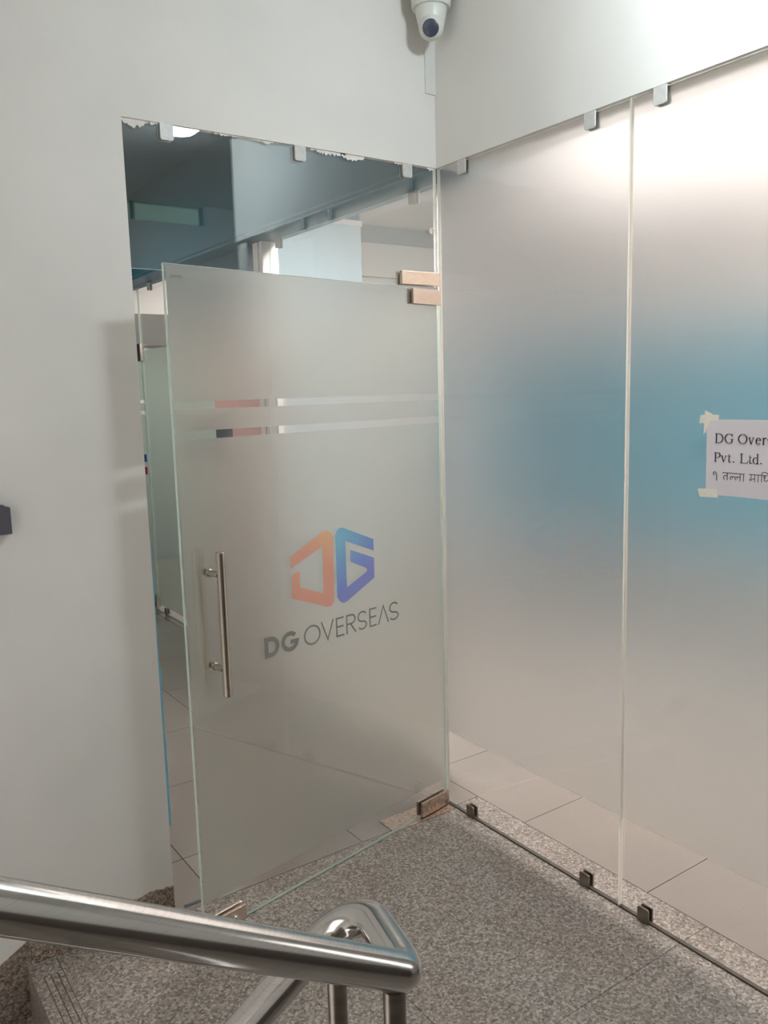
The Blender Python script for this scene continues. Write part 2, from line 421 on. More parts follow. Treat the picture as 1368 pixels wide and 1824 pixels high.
# stair nosing with three anti-slip grooves
for (x0, x1, y0, y1) in ((-1.670, -1.641, -1.6, -0.085), (-1.638, -1.622, -1.6, -0.085), (-1.619, -1.603, -1.6, -0.085), (-1.600, -1.586, -1.6, -0.085), (-1.670, -1.586, -0.084, 0.0), (-1.670, -1.586, -3.5, -1.601)):
    bm = bmesh.new(); bx(bm, x0, x1, y0, y1, -0.03, 0.0, bev=0.0012); obj('nosing_strip', bm, M_granite, fl)
bm = bmesh.new(); bx(bm, -1.665, -1.584, -1.599, -0.086, -0.028, -0.002); obj('groove_bed', bm, M_mortar, fl)

bm = bmesh.new()
bx(bm, -1.35, 0.131, -0.04, 6.0, -0.1, -0.004); bx(bm, 0.131, 4.3, YR+0.1, 6.0, -0.1, -0.004)
fi = struct('floor_interior', bm, M_grout, 'pale polished tile floor inside the office')
tile_mesh = None
def tile(x0, x1, y0, y1):
    global tile_mesh
    g = 0.0016
    full = abs(x1-x0-0.6) < 1e-6 and abs(y1-y0-0.59) < 1e-6
    if full and tile_mesh:
        o = bpy.data.objects.new('floor_tile', tile_mesh); COL.objects.link(o); o.parent = fi
        o.location = (x0, y0, 0); return
    bm = bmesh.new(); bx(bm, g, x1-x0-g, g, y1-y0-g, -0.02, 0.0)
    o = obj('floor_tile', bm, M_tile, fi); o.location = (x0, y0, 0)
    if full: tile_mesh = o.data
ys = [YR+0.1]+[-1.495+0.59*k for k in range(13)]
ys = [y for y in ys if y < 6.0]+[6.0]
for (xa, xb, ylo) in ((0.131, 4.3, YR+0.1), (-1.35, 0.131, -0.04)):
    xs = [0.14+0.6*k for k in range(-3, 8)]
    xs = [xa]+[x for x in xs if xa+0.02 < x < xb-0.02]+[xb]
    if xa > 0: xs = [0.131]+[0.741+0.6*k for k in range(6)]
    else: xs = [-1.35, -1.059, -0.459, 0.131]
    for a, b in zip(xs, xs[1:]):
        yy = [ylo]+[y for y in ys if y > ylo+0.02]
        for c, d in zip(yy, yy[1:]):
            if d-c > 0.01: tile(a, b, c, d)

# granite skirting on the left wall, running down beside the stair
bm = bmesh.new()
top = [(-1.198, 0.0)]
n = 40
for i in range(n+1):
    x = -1.198-(1.65-1.198)*i/n
    top.append((x, 0.088+random.uniform(-0.004, 0.004)+(0.006 if 4 < i < 9 else 0)))
top += [(-1.655, 0.084), (-1.655, 0.0)]
prism(bm, top, lambda a, b, d: (a, d, b), -0.006, 0.0)
bm2 = bmesh.new(); prism(bm2, [(-1.656, 0.084), (-2.6, 0.084-0.944*0.56), (-2.6, -1.0), (-1.656, -1.0)], lambda a, b, d: (a, d, b), -0.006, 0.0)
struct('baseboard_stair', bm2, M_granite_skirt, 'granite skirting sloping down beside the stair')
o = struct('baseboard_left', bm, M_granite_brown, 'brown granite skirting at the foot of the left wall')

# descending and ascending steps
def step(x0, x1, y0, y1, z, i):
    bm = bmesh.new(); bx(bm, x0, x1+0.02 if z < 0 else x1, y0, y1, z-0.03, z, bev=0.002)
    obj('tread', bm, M_granite, st)
    bm = bmesh.new()
    if z < 0: bx(bm, x1, x1+0.016, y0, y1, z, z+0.165-0.03)
    else: bx(bm, x1-0.02, x1-0.004, y0, y1, z-0.165, z-0.03)
    obj('riser', bm, M_granite, st)
st = empty('trim_1'); tag(st, 'granite stair flights beside the landing', None, None, 'structure')
for k in range(1, 5): step(-1.67-0.29*k, -1.67-0.29*(k-1), -1.6, -0.006, -0.165*k, k)
for k in range(1, 5): step(-1.70-0.29*k, -1.70-0.29*(k-1), -3.5, -1.67, 0.165*k, k)
bm = bmesh.new()
for k in range(1, 5):
    bx(bm, -1.67-0.29*k, -1.67-0.29*(k-1), -1.6, -0.006, -1.2, -0.165*k-0.031)
    bx(bm, -1.70-0.29*k, -1.705-0.29*(k-1), -3.5, -1.67, -0.1, 0.165*k-0.031)
obj('stair_body', bm, M_mortar, st)

# thin line of blue interior paint along the jamb, paint smears on the glass head
bm = bmesh.new()
pts = [(JW, 0.30)]
for i in range(31):
    z = 0.30+0.95*i/30; pts.append((JW+0.0055+random.uniform(-0.002, 0.002)+(0.002 if z < 0.85 else -0.002), z))
pts.append((JW, 1.25))
prism(bm, pts, lambda a, b, d: (a, d, b), 0.0005, 0.004)
o = obj('paint_line', bm, M_bluepaint, wl); tag(o, 'pale blue paint line on the jamb edge')
def smear(x0, x1, hmax, n, seed, bias=0.3):
    rnd = random.Random(seed)
    bm = bmesh.new(); pts = [(x0, H)]
    for i in range(n+1):
        t = i/n; x = x0+(x1-x0)*t
        pts.append((x, H-hmax*(bias+(1-bias)*rnd.random())*(0.35+0.65*math.sin(PI*min(1, t*1.02)))))
    pts.append((x1, H))
    prism(bm, pts, lambda a, b, d: (a, d, b), 0.0048, 0.0062); obj('paint_smear', bm, M_smear, wl)
smear(-1.196, -1.118, 0.030, 14, 1, 0.55); smear(-1.12, -1.085, 0.012, 9, 2, 0.1)
smear(-0.94, -0.80, 0.009, 22, 3, 0.0); smear(-0.80, -0.72, 0.005, 12, 4, 0.0); smear(-0.735, -0.69, 0.012, 8, 5, 0.4)
smear(-0.55, -0.41, 0.020, 26, 6, 0.1); smear(-0.43, -0.33, 0.028, 14, 7, 0.55); smear(-0.20, -0.15, 0.012, 8, 8, 0.3)
smear(-0.05, -0.012, 0.014, 7, 9, 0.5)

# ------------------------------------------------------------------ structure: office interior
bm = bmesh.new(); bx(bm, 1.3, 4.4, YR, 6.1, CEIL, CEIL+0.1); bx(bm, 0.02, 1.3, YR+0.1, 6.1, CEIL, CEIL+0.1)
struct('ceiling_office', bm, M_warmwhite)
bm = bmesh.new(); bx(bm, -1.45, 0.02, 0.02, 6.1, CEIL, CEIL+0.1)
struct('ceiling_corridor', bm, M_teal)
bm = bmesh.new(); bx(bm, -1.45, -1.35, 0.12, 6.1, -0.1, CEIL)
struct('wall_corridor_left', bm, M_greyband)
bm = bmesh.new(); bx(bm, -1.45, 0.19, 6.0, 6.1, -0.1, CEIL); struct('wall_corridor_end', bm, M_teal)
bm = bmesh.new(); bx(bm, 0.19, 4.4, 6.0, 6.1, -0.1, CEIL); struct('wall_far', bm, M_warmwhite)
bm = bmesh.new(); bx(bm, 4.3, 4.4, YR, 6.0, -0.1, CEIL); bx(bm, 1.3, 4.3, YR, YR+0.1, -0.1, CEIL)
wo = struct('wall_office_right', bm, M_warmwhite)
bm = bmesh.new(); bx(bm, 1.62, 4.3, 3.55, 3.65, -0.1, CEIL)
wf = struct('wall_office_back', bm, M_warmwhite)
boxobj('blue_board', (4.275, 4.3, YR+0.12, 3.5, 0.2, 2.25), M_blue, wo)
boxobj('blue_board', (3.2, 4.27, 3.525, 3.55, 0.2, 2.25), M_blue, wf)
boxobj('blue_board', (2.85, 3.195, 3.528, 3.55, 0.2, 2.25), M_greyblue, wf)
boxobj('shade_band', (1.7, 4.27, 3.53, 3.55, 2.98, CEIL), M_greyblue, wf)  # grey-blue colour stands in for the shade along the wall top
boxobj('picture_ledge', (1.92, 2.6, 3.49, 3.55, 2.69, 2.71), M_warmwhite, wf)
bm = bmesh.new(); bx(bm, 0.62, 1.63, 2.96, 3.0, 0.0, 2.97)
wp = struct('wall_panel', bm, M_paleblue, 'pale blue partition board inside the office')
boxobj('cap_strip', (0.62, 1.64, 2.95, 3.01, 2.97, 3.01), M_warmwhite, wp)
boxobj('upper_fill', (0.62, 1.63, 2.975, 2.985, 3.01, CEIL), M_teal, wp)
boxobj('grey_band', (0.2, 2.6, 5.96, 6.0, 2.24, 2.56), M_greyband, None)
bpy.data.objects['grey_band'].name = 'trim_2'; tag(bpy.data.objects['trim_2'], 'grey band on the far white wall', None, None, 'structure')
# beam over the inner glass partition
bm = bmesh.new(); bx(bm, 0.0, 0.24, 0.02, 6.0, 2.572, CEIL); bx(bm, 0.03, 0.24, 0.02, 6.0, 2.560, 2.572)
struct('beam', bm, M_teal, 'teal painted beam above the inner glass partition')

# ------------------------------------------------------------------ glass panels of the right wall
def to_yz(x):  # outlines on the plane x = const: a = distance from the corner, b = height, depth along -x (towards the landing)
    return lambda a, b, d: (x-d, -a, b)
T = 0.006
def glass_box(bm, x0, x1, y0, y1, z0, z1, thin):
    """pane: big faces clear (slot 0), edges greenish (slot 1)"""
    fs = bx(bm, x0, x1, y0, y1, z0, z1)
    for f in fs:
        f.normal_update(); nrm = f.normal
        ax = 0 if thin == 'x' else 1
        f.material_index = 0 if abs(nrm[ax]) > 0.9 else 1

def right_panel(y0, y1, label):
    e = empty('glass_screen', (0, (y0+y1)/2, 0)); tag(e, label, 'glass panel', 'frosted panels of the right glass wall')
    yc = (y0+y1)/2
    bm = bmesh.new(); glass_box(bm, -T, T, y0-yc, y1-yc, 0.0055, H-0.006, 'x'); obj('pane', bm, [M_glass_panel, M_silicone], e)
    bm = bmesh.new(); bx(bm, T+0.0003, T+0.0008, y0-yc, y1-yc, 0.315, H-0.006); obj('frosted_film', bm, M_film, e)
    bm = bmesh.new(); bx(bm, -T-0.0012, T+0.0012, y0-yc, y1-yc, 0.0003, 0.0052); obj('gasket', bm, M_grout, e)
    return e
J = -0.896
right_panel(J+0.0025, -0.006, 'frosted glass wall panel next to the corner with the door')
right_panel(YR+0.004, J-0.0025, 'frosted glass wall panel with the taped paper notice')
for (y, lab) in ((J, 'pale silicone joint between the two frosted wall panels'),):
    bm = bmesh.new(); bx(bm, -0.0068, 0.0065, y-0.0027, y+0.0027, 0.003, H-0.004); o = obj('silicone_joint', bm, M_silicone); tag(o, lab, 'joint')
bm = bmesh.new(); bx(bm, -0.005, 0.0065, -0.0055, -0.001, 0.003, H-0.004); bx(bm, -0.011, -0.0055, 0.006, 0.012, 2.105, H-0.004)
o = obj('corner_seal', bm, M_silicone); tag(o, 'pale translucent seal at the glass corner beside the door hinge', 'seal')

# ------------------------------------------------------------------ transom pane above the door
e = empty('transom_pane', (0, 0, 0)); tag(e, 'clear glass transom pane above the frosted door', 'glass panel')
bm = bmesh.new(); glass_box(bm, JW+0.001, -0.0115, 0.0065, 0.0175, 2.106, H-0.002, 'y'); obj('pane', bm, [M_glass_transom, M_silicone], e)
bm = bmesh.new(); lathe(bm, [(0.0, 0), (0.011, 0), (0.012, 0.003), (0.009, 0.003), (0.008, 0.001), (0, 0.001)], (-0.032, 0.0065, 2.31), 24, (0, -1, 0)); obj('hole_ring', bm, M_clip, e)

# ------------------------------------------------------------------ frosted swing door
XH, YH, ANG = -0.0095, -0.0028, 0.1783
DW, DZ0, DZ1 = 1.190, 0.006, 2.092
dr = empty('glass_door', (XH, YH, 0), PI+ANG)   # local x runs along the leaf away from the hinge, local y towards the landing
tag(dr, 'frosted glass door with orange and blue emblem standing ajar', 'door')
bm = bmesh.new(); glass_box(bm, 0.004, DW, -T, T, DZ0, DZ1, 'y'); obj('leaf', bm, [M_glass, M_edge], dr)
for (z0, z1) in ((0.11, 1.588), (1.613, 1.677), (1.701, DZ1)):
    bm = bmesh.new(); bx(bm, 0.004, DW-0.012 if z0 < 1.6 or z0 > 1.65 else DW-0.012, -T-0.0008, -T-0.0003, z0, z1); obj('frosted_film', bm, M_film_door, dr)
dface = lambda a, b, d: (a, T+0.0002+d, b)
# emblem
Dm = [(0.7807, 1.1787), (0.6323, 1.2447), (0.6182, 1.2459), (0.6019, 1.2385), (0.5901, 1.2216), (0.5929, 0.9996), (0.5971, 0.9841), (0.6094, 0.9749), (0.6288, 0.9757), (0.7815, 1.037), (0.7788, 1.1151), (0.7447, 1.1246), (0.7446, 1.0673), (0.6414, 1.0266), (0.6391, 1.192), (0.7806, 1.1388)]
Gm = [(0.5775, 1.2198), (0.5717, 1.235), (0.561, 1.2444), (0.5439, 1.2453), (0.3929, 1.182), (0.3927, 1.1397), (0.5314, 1.1951), (0.5311, 1.027), (0.4363, 1.0649), (0.4268, 1.0727), (0.4356, 1.0829), (0.5104, 1.1174), (0.5085, 1.1603), (0.3919, 1.1126), (0.393, 1.0383), (0.5343, 0.9761), (0.5519, 0.9743), (0.5687, 0.985), (0.5784, 1.0)]
bm = bmesh.new(); prism(bm, Dm, dface, 0, 0.0003); o = obj('emblem', bm, M_orange, dr); tag(o, 'orange letter emblem')
bm = bmesh.new(); prism(bm, Gm, dface, 0, 0.0003); o = obj('emblem', bm, M_bluep, dr); tag(o, 'blue letter emblem')
# lettering DG OVERSEAS
LU = dict(D=(0.9047, 0.8434), G=(0.8358, 0.7596), O=(0.7373, 0.6622), V=(0.6597, 0.599), E=(0.5895, 0.5513), R=(0.5408, 0.4909), S=(0.4846, 0.437), E2=(0.425, 0.3875), A=(0.3809, 0.3223), S2=(0.3204, 0.2691))
CH, ZB = 0.0705, 0.8562
bm = bmesh.new()
def let(key): 
    u0, u1 = LU[key]; return u0-u1, (lambda a, b, d: dface(u0-a, ZB+b, d))
BW, LW = 0.0158, 0.0062
def S_pts(w, h_, s):
    r = CH*0.255
    return arc(w/2, CH-s/2-r, w/2-s/2, r, 30, 270, 16)[:-1]+arc(w/2, s/2+CH/2-s/2-0.0+(-r+CH/2-s/2)*0, w/2-s/2, r, 90, 90, 1)[:0]+arc(w/2, CH-s/2-2*r-(CH-s-2*r)/2+0.0, w/2-s/2, (CH-s-2*r)/2, 90, -150, 16)
w, f = let('D'); s = BW
ribbon(bm, [(s/2, s/2), (s/2, CH-s/2)]+arc(w*0.42, CH/2, w*0.58-s/2, CH/2-s/2, 90, -90, 18), s, f, 0, 0.0003, True)
w, f = let('G'); ribbon(bm, arc(w/2, CH/2, w/2-s/2, CH/2-s/2, 42, 354, 26)+[(w*0.52, CH*0.47)], s*0.95, f, 0, 0.0003)
s = LW
w, f = let('O'); ribbon(bm, arc(w/2, CH/2, w/2-s/2, CH/2-s/2, 0, 360, 40)[:-1], s, f, 0, 0.0003, True)
w, f = let('V'); ribbon(bm, [(s/2, CH), (w/2, 0.003), (w-s/2, CH)], s, f, 0, 0.0003)
for k in ('E', 'E2'):
    w, f = let(k); ribbon(bm, [(w, CH-s/2), (s/2, CH-s/2), (s/2, s/2), (w, s/2)], s, f, 0, 0.0003); ribbon(bm, [(s, CH*0.52), (w*0.95, CH*0.52)], s, f, 0, 0.0003)
w, f = let('R'); ribbon(bm, [(s/2, 0), (s/2, CH-s/2)]+arc(w*0.5, CH*0.73, w*0.45-s/2, CH*0.27-s/2, 90, -90, 14)+[(s/2, CH*0.46+s/2)], s, f, 0, 0.0003)
ribbon(bm, [(w*0.45, CH*0.48), (w-s/2, 0)], s, f, 0, 0.0003)
for k in ('S', 'S2'):
    w, f = let(k); ribbon(bm, S_pts(w, CH, s), s, f, 0, 0.0003)
w, f = let('A'); ribbon(bm, [(s/2, 0), (w/2, CH-0.003), (w-s/2, 0)], s, f, 0, 0.0003)
o = obj('lettering', bm, M_letter, dr); tag(o, 'grey company lettering below the emblem')
# small etched glass mark in the top corner
bm = bmesh.new(); mh, s = 0.0085, 0.0016
def mk(x0): return lambda a, b, d: dface(1.1708-x0-a-b*0.15, 2.0525+b, d)
ribbon(bm, [(0, mh), (0, 0.003), (0.003, 0.0005), (0.007, 0.0005), (0.009, 0.003), (0.009, mh)], s, mk(0), 0, 0.0003)
ribbon(bm, [(0, 0), (0, mh)], s, mk(0.0135), 0, 0.0003); ribbon(bm, [(0.009, 0), (0.009, mh)], s, mk(0.0135), 0, 0.0003); ribbon(bm, [(0, mh/2), (0.009, mh/2)], s, mk(0.0135), 0, 0.0003)
ribbon(bm, arc(0.005, mh/2, 0.0048, mh/2-0.0008, 45, 350, 14)+[(0.0055, mh*0.45)], s, mk(0.0275), 0, 0.0003)
obj('maker_mark', bm, M_etch, dr)
# pull handles, one each side
def pull(side):
    bm = bmesh.new(); y = side*0.062
    lathe(bm, [(0.0, 0.0), (0.0125, 0.0), (0.0138, 0.0015), (0.0138, 0.4505), (0.0125, 0.452), (0, 0.452)], (1.093, y, 0.798), 32)
    hb = obj('pull_handle', bm, M_handle, dr, False)
    for z in (0.884, 1.180):
        bm = bmesh.new(); a = T if side > 0 else -T-0.001
        lathe(bm, [(0.0, 0.0), (0.0125, 0.0), (0.0125, 0.006), (0.0095, 0.008), (0.0095, 0.0535), (0, 0.0535)], (1.099, a, z), 28, (0, side, 0)); obj('standoff', bm, M_handle, hb)
pull(1); pull(-1)
# patch fittings on the leaf
def patch(name, u0, u1, z0, z1, mat, th=0.011, front_only=False):
    bm = bmesh.new(); bx(bm, u0, u1, T+0.0005, T+th, z0, z1, bev=0.001)
    if not front_only: bx(bm, u0, u1, -T-th, -T-0.0012, z0, z1, bev=0.001)
    return obj(name, bm, mat, dr)
patch('top_hinge_patch', 0.003, 0.160, 2.034, 2.089, M_patch)
patch('bottom_hinge_patch', 0.003, 0.168, 0.008, 0.066, M_patch_dirty)
lk = patch('lock_patch', 1.036, 1.188, 0.008, 0.055, M_patch)
bm = bmesh.new(); lathe(bm, [(0, 0), (0.011, 0), (0.011, 0.006), (0.0085, 0.009), (0, 0.009)], (1.083, T+0.011, 0.028), 24, (0, 1, 0))
bx(bm, 1.081, 1.085, T+0.018, T+0.030, 0.014, 0.036, bev=0.001); obj('lock_cylinder', bm, M_clip, lk)

# hinge patch on the transom above the door
e = empty('pivot_patch', (0, 0, 2.1)); tag(e, 'brushed copper toned hinge block on the transom above the door', 'hinge')
bm = bmesh.new(); bx(bm, -0.186, -0.006, -0.010, 0.0055, 0.008, 0.056, bev=0.0012); bx(bm, -0.186, -0.0125, 0.0182, 0.029, 0.008, 0.056, bev=0.001); obj('cover', bm, M_patch, e)
# floor spring cover plate, floor keeper plate
bm = bmesh.new(); bx(bm, -0.322, -0.020, -0.062, 0.045, 0.0003, 0.0035, bev=0.0008)
o = obj('floor_spring_plate', bm, M_patch_dirty); tag(o, 'polished steel floor spring cover plate under the door hinge', 'plate')
bm = bmesh.new(); bx(bm, -1.168, -1.108, -0.020, -0.004, 0.0003, 0.0018, bev=0.0004); bx(bm, -1.150, -1.126, -0.016, -0.008, 0.0018, 0.0024)
o = obj('keeper_plate', bm, M_darkplate); tag(o, 'small dark keeper plate in the floor near the left jamb', 'plate')

# ------------------------------------------------------------------ glass clips
def clip_mesh(dirty=False, h=0.046, w=0.042, gap=T+0.0012, pt=0.006):
    """U shaped clip: two rounded plates joined by a web past the glass edge. local x across the glass, y along it, z up from the edge"""
    bm = bmesh.new()
    def outline():
        r = 0.007; o_ = [(-w/2, -0.003)]
        o_ += [(w/2, -0.003)]
        o_ += [(w/2-r+r*math.cos(t), h-r+r*math.sin(t)) for t in (0, PI/8, PI/4, 3*PI/8, PI/2)]
        o_ += [(-w/2+r+r*math.cos(t), h-r+r*math.sin(t)) for t in (PI/2, 5*PI/8, 3*PI/4, 7*PI/8, PI)]
        return o_
    for s in (-1, 1):
        fs = prism(bm, outline(), lambda a, b, d: (s*d, a, b), gap, gap+pt)
    bx(bm, -gap-0.001, gap+0.001, -w/2, w/2, -0.0034, -0.0006)
    es = [e_ for e_ in bm.edges if e_.is_manifold and e_.calc_face_angle(0) > 1.2]
    bmesh.ops.bevel(bm, geom=es, offset=0.0011, segments=1, affect='EDGES')
    me = bpy.data.meshes.new('glass_clip'); bmesh.ops.recalc_face_normals(bm, faces=bm.faces[:]); bm.to_mesh(me); bm.free(); me.materials.append(M_clip_dark if dirty else M_clip); return me
M_clip_top = plain('clip_painted', (188, 186, 182), 0.4, var=0.08, scale=60)
CM = clip_mesh(); CM.materials[0] = M_clip_top; CMD = clip_mesh(True)
def clip(loc, rz, flip, label, group):
    o = bpy.data.objects.new('glass_clip', CM if flip else CMD); COL.objects.link(o); o.location = loc
    o.rotation_euler = (PI if flip else 0, 0, rz); tag(o, label, 'clip', group); return o
g1 = 'clips holding the right glass wall'
clip((0, -0.149, H-0.0058), 0, True, 'steel clip at the top of the right glass wall beside the corner', g1)
clip((0, -0.747, H-0.0058), 0, True, 'steel clip at the glass top just left of the vertical panel joint', g1)
clip((0, -1.000, H-0.0058), 0, True, 'paint-daubed clip at the glass top just right of the panel joint', g1)
clip((0, -0.153, 0.0038), 0, False, 'dark steel clip at the glass foot beside the bottom hinge', g1)
clip((0, -0.752, 0.0038), 0, False, 'steel clip on the granite just left of the panel joint foot', g1)
clip((0, -0.997, 0.0038), 0, False, 'steel clip on the granite just right of the panel joint foot', g1)
g2 = 'clips along the transom head'
for x, lab in ((-1.059, 'clip at the transom head under the bright lamp reflection'), (-0.593, 'pale clip in the middle of the transom head'), (-0.143, 'clip at the transom head nearest the corner')):
    clip((x, 0.012, H-0.0018), PI/2, True, lab, g2)

# ------------------------------------------------------------------ paper notice taped on the right panel
XF = -T-0.0012
pn = empty('paper_notice', (XF, -1.17, 1.51)); tag(pn, 'white printed paper notice taped to the frosted glass panel', 'notice')
pface = lambda a, b, d: (-d, -(a-1.17), b-1.51)
bm = bmesh.new()
NX, NY = 14, 10
def sheet(a, b):
    return (1.1745+0.2965*a+0.0015*(1-b)*(1-a), 1.4065+0.2085*b-0.004*a*(1-b)*0)
grid = [[None]*(NY+1) for _ in range(NX+1)]; back = [[None]*(NY+1) for _ in range(NX+1)]
for i in range(NX+1):
    for j in range(NY+1):
        a, b = i/NX, j/NY; p = sheet(a, b); wv = 0.0012*math.sin(PI*a)*math.sin(PI*b*1.3+0.4)**2
        grid[i][j] = bm.verts.new(pface(p[0], p[1], 0.0004+wv)); back[i][j] = bm.verts.new(pface(p[0], p[1], 0.0002+wv))
for i in range(NX):
    for j in range(NY):
        bm.faces.new((grid[i][j], grid[i+1][j], grid[i+1][j+1], grid[i][j+1])); bm.faces.new((back[i][j+1], back[i+1][j+1], back[i+1][j], back[i][j]))
for i in range(NX):
    bm.faces.new((grid[i][0], back[i][0], back[i+1][0], grid[i+1][0])); bm.faces.new((grid[i+1][NY], back[i+1][NY], back[i][NY], grid[i][NY]))
for j in range(NY):
    bm.faces.new((grid[0][j+1], back[0][j+1], back[0][j], grid[0][j])); bm.faces.new((grid[NX][j], back[NX][j], back[NX][j+1], grid[NX][j+1]))
obj('sheet', bm, M_paper, pn, True)
for q, d in (([(1.1542, 1.6264), (1.2123, 1.6276), (1.209, 1.6125), (1.1751, 1.609), (1.1754, 1.6039), (1.1495, 1.6043)], 0.0024), ([(1.168, 1.6398), (1.1903, 1.629), (1.1839, 1.6111), (1.1759, 1.5875), (1.1648, 1.573), (1.166, 1.6202)], 0.0027),
             ([(1.1499, 1.4198), (1.2113, 1.4231), (1.2156, 1.399), (1.1579, 1.3971)], 0.0024), ([(1.452, 1.628), (1.497, 1.624), (1.494, 1.604), (1.455, 1.607)], 0.0024), ([(1.45, 1.416), (1.499, 1.42), (1.497, 1.398), (1.452, 1.396)], 0.0024)):
    bm = bmesh.new(); prism(bm, q, pface, 0.0001, d*0.35); obj('tape_strip', bm, M_tape, pn)
bm = bmesh.new(); TD0, TD1 = 0.0003, 0.0018
def at(a0, b0): return lambda a, b, d: pface(a0+a, b0+b, d)
def rb(f, pts, w, closed=False): ribbon(bm, pts, w, f, TD0, TD1, closed)
TH, TN = 0.0033, 0.0012
def var(n, a0, a1):  # thick at the sides, thin at top and bottom of a bowl
    return [TN+(TH-TN)*abs(math.cos(math.radians(a0+(a1-a0)*i/n)))**1.3 for i in range(n+1)]
def serif_stem(f, x, h, w=TH, foot=True, head=True, L_=0.0042):
    rb(f, [(x, 0), (x, h)], w)
    if foot: rb(f, [(x-L_, 0.0006), (x+L_, 0.0006)], TN)
    if head: rb(f, [(x-L_, h-0.0006), (x+L_*0.3, h-0.0006)], TN)
CHP, XH_ = 0.0262, 0.0180
def gD(x, y):
    f = at(x, y); serif_stem(f, 0.0048, CHP); rb(f, [(0.003, CHP-0.0006), (0.011, CHP-0.0006)], TN); rb(f, [(0.003, 0.0006), (0.011, 0.0006)], TN)
    rb(f, arc(0.011, CHP/2, 0.0135, CHP/2-0.0006, 90, -90, 18), var(18, 90, -90))
def gG(x, y):
    f = at(x, y); rb(f, arc(0.0135, CHP/2, 0.012, CHP/2-0.0006, 38, 300, 24), var(24, 38, 300)); rb(f, [(0.0225, CHP-0.001), (0.0227, CHP*0.68)], TN)
    rb(f, [(0.0222, 0.0028), (0.0222, CHP*0.42)], TH*0.9); rb(f, [(0.0172, CHP*0.42), (0.0268, CHP*0.42)], TN); rb(f, [(0.0195, 0.0014), (0.0222, 0.0035)], TN*1.6)
def gO(x, y, w=0.0273):
    f = at(x, y); rb(f, arc(w/2, CHP/2, w/2-TH/2, CHP/2-0.0006, 0, 360, 36)[:-1], var(36, 0, 360)[:-1], True)
def gv(x, y, w=0.0168):
    f = at(x, y); rb(f, [(0.0022, XH_), (w/2, 0)], TH*0.9); rb(f, [(w/2, 0), (w-0.0024, XH_)], TN)
    rb(f, [(-0.0004, XH_-0.0005), (0.0058, XH_-0.0005)], TN); rb(f, [(w-0.0056, XH_-0.0005), (w+0.0002, XH_-0.0005)], TN)
def ge(x, y, w=0.0160):
    f = at(x, y); rb(f, [(0.002, XH_*0.62), (w-0.0005, XH_*0.62)], TN); rb(f, arc(w/2, XH_/2, w/2-TH/2, XH_/2-0.0005, 14, 318, 24), var(24, 14, 318))
def gr(x, y):
    f = at(x, y); serif_stem(f, 0.0042, XH_, L_=0.0036); rb(f, [(0.0042, XH_*0.72), (0.0068, XH_*0.95), (0.0098, XH_*0.97), (0.0112, XH_*0.88)], [TN, TN*1.5, TH*0.8, TH])
def gs(x, y, w=0.0125):
    f = at(x, y); r = XH_/4-0.0003
    rb(f, arc(w/2, XH_-r-0.0006, w/2-0.0018, r, 25, 265, 12)+arc(w/2, r+0.0006, w/2-0.0018, r, 85, -155, 12), [TN]*4+[TH*0.7]*18+[TN]*4)
def ga(x, y, w=0.0150):
    f = at(x, y); rb(f, [(0.0016, XH_*0.75), (0.003, XH_*0.93), (0.006, XH_), (0.009, XH_*0.92), (0.0098, XH_*0.75), (0.0098, 0.0022), (0.0115, 0.0008), (0.0145, 0.002)], [TH, TH*.7, TN, TH*.8, TH, TH, TN*1.4, TN])
    rb(f, [(0.0098, XH_*0.6), (0.004, XH_*0.44), (0.0018, XH_*0.25), (0.003, 0.0012), (0.006, 0.0008), (0.0098, 0.0042)], [TN, TN*1.5, TH, TH, TN*1.3, TN])
def gP(x, y):
    f = at(x, y); serif_stem(f, 0.0048, CHP); rb(f, [(0.003, CHP-0.0006), (0.011, CHP-0.0006)], TN); rb(f, [(0.0048, CHP*0.46), (0.011, CHP*0.46)], TN)
    rb(f, arc(0.011, CHP*0.73, 0.0075, CHP*0.27-0.0006, 90, -90, 14), var(14, 90, -90))
def gt(x, y):
    f = at(x, y); rb(f, [(0.0045, XH_*1.25), (0.0045, 0.003), (0.0062, 0.0008), (0.0088, 0.0008), (0.0105, 0.0028)], [TN*1.2, TH, TH*.8, TN*1.4, TN]); rb(f, [(0.0004, XH_-0.0006), (0.0098, XH_-0.0006)], TN)
def gL(x, y):
    f = at(x, y); serif_stem(f, 0.0050, CHP); rb(f, [(0.0050, CHP-0.0006), (0.0092, CHP-0.0006)], TN); rb(f, [(0.003, 0.0007), (0.0225, 0.0007)], TN*1.2); rb(f, [(0.0222, 0.0008), (0.0246, 0.0078)], TN*1.2)
def gd(x, y):
    f = at(x, y); rb(f, arc(0.0085, XH_*0.48, 0.0065, XH_*0.48-0.0003, 60, 320, 18), var(18, 60, 320)); rb(f, [(0.0142, CHP*1.03), (0.0142, 0.001), (0.018, 0.001)], [TH*.9, TH*.9, TN])
    rb(f, [(0.0105, CHP*1.02), (0.0142, CHP*1.02)], TN)
def gdot(x, y): f = at(x, y); prism(bm, arc(0.0022, 0.0022, 0.0021, 0.0021, 0, 324, 9), f, TD0, TD1)
yb = 1.5508
gD(1.2006, yb); gG(1.2302, yb); gO(1.2700, yb); gv(1.3000, yb-0.0006); ge(1.3204, yb-0.0005); gr(1.3385, yb-0.0005); gs(1.3530, yb); ge(1.3680, yb); ga(1.3865, yb); gs(1.4040, yb)
yb = 1.4986
gP(1.1995, yb); gv(1.2212, yb); gt(1.2410, yb); gdot(1.2572, yb); gL(1.2772, yb); gt(1.3022, yb); gd(1.3140, yb); gdot(1.3363, yb)
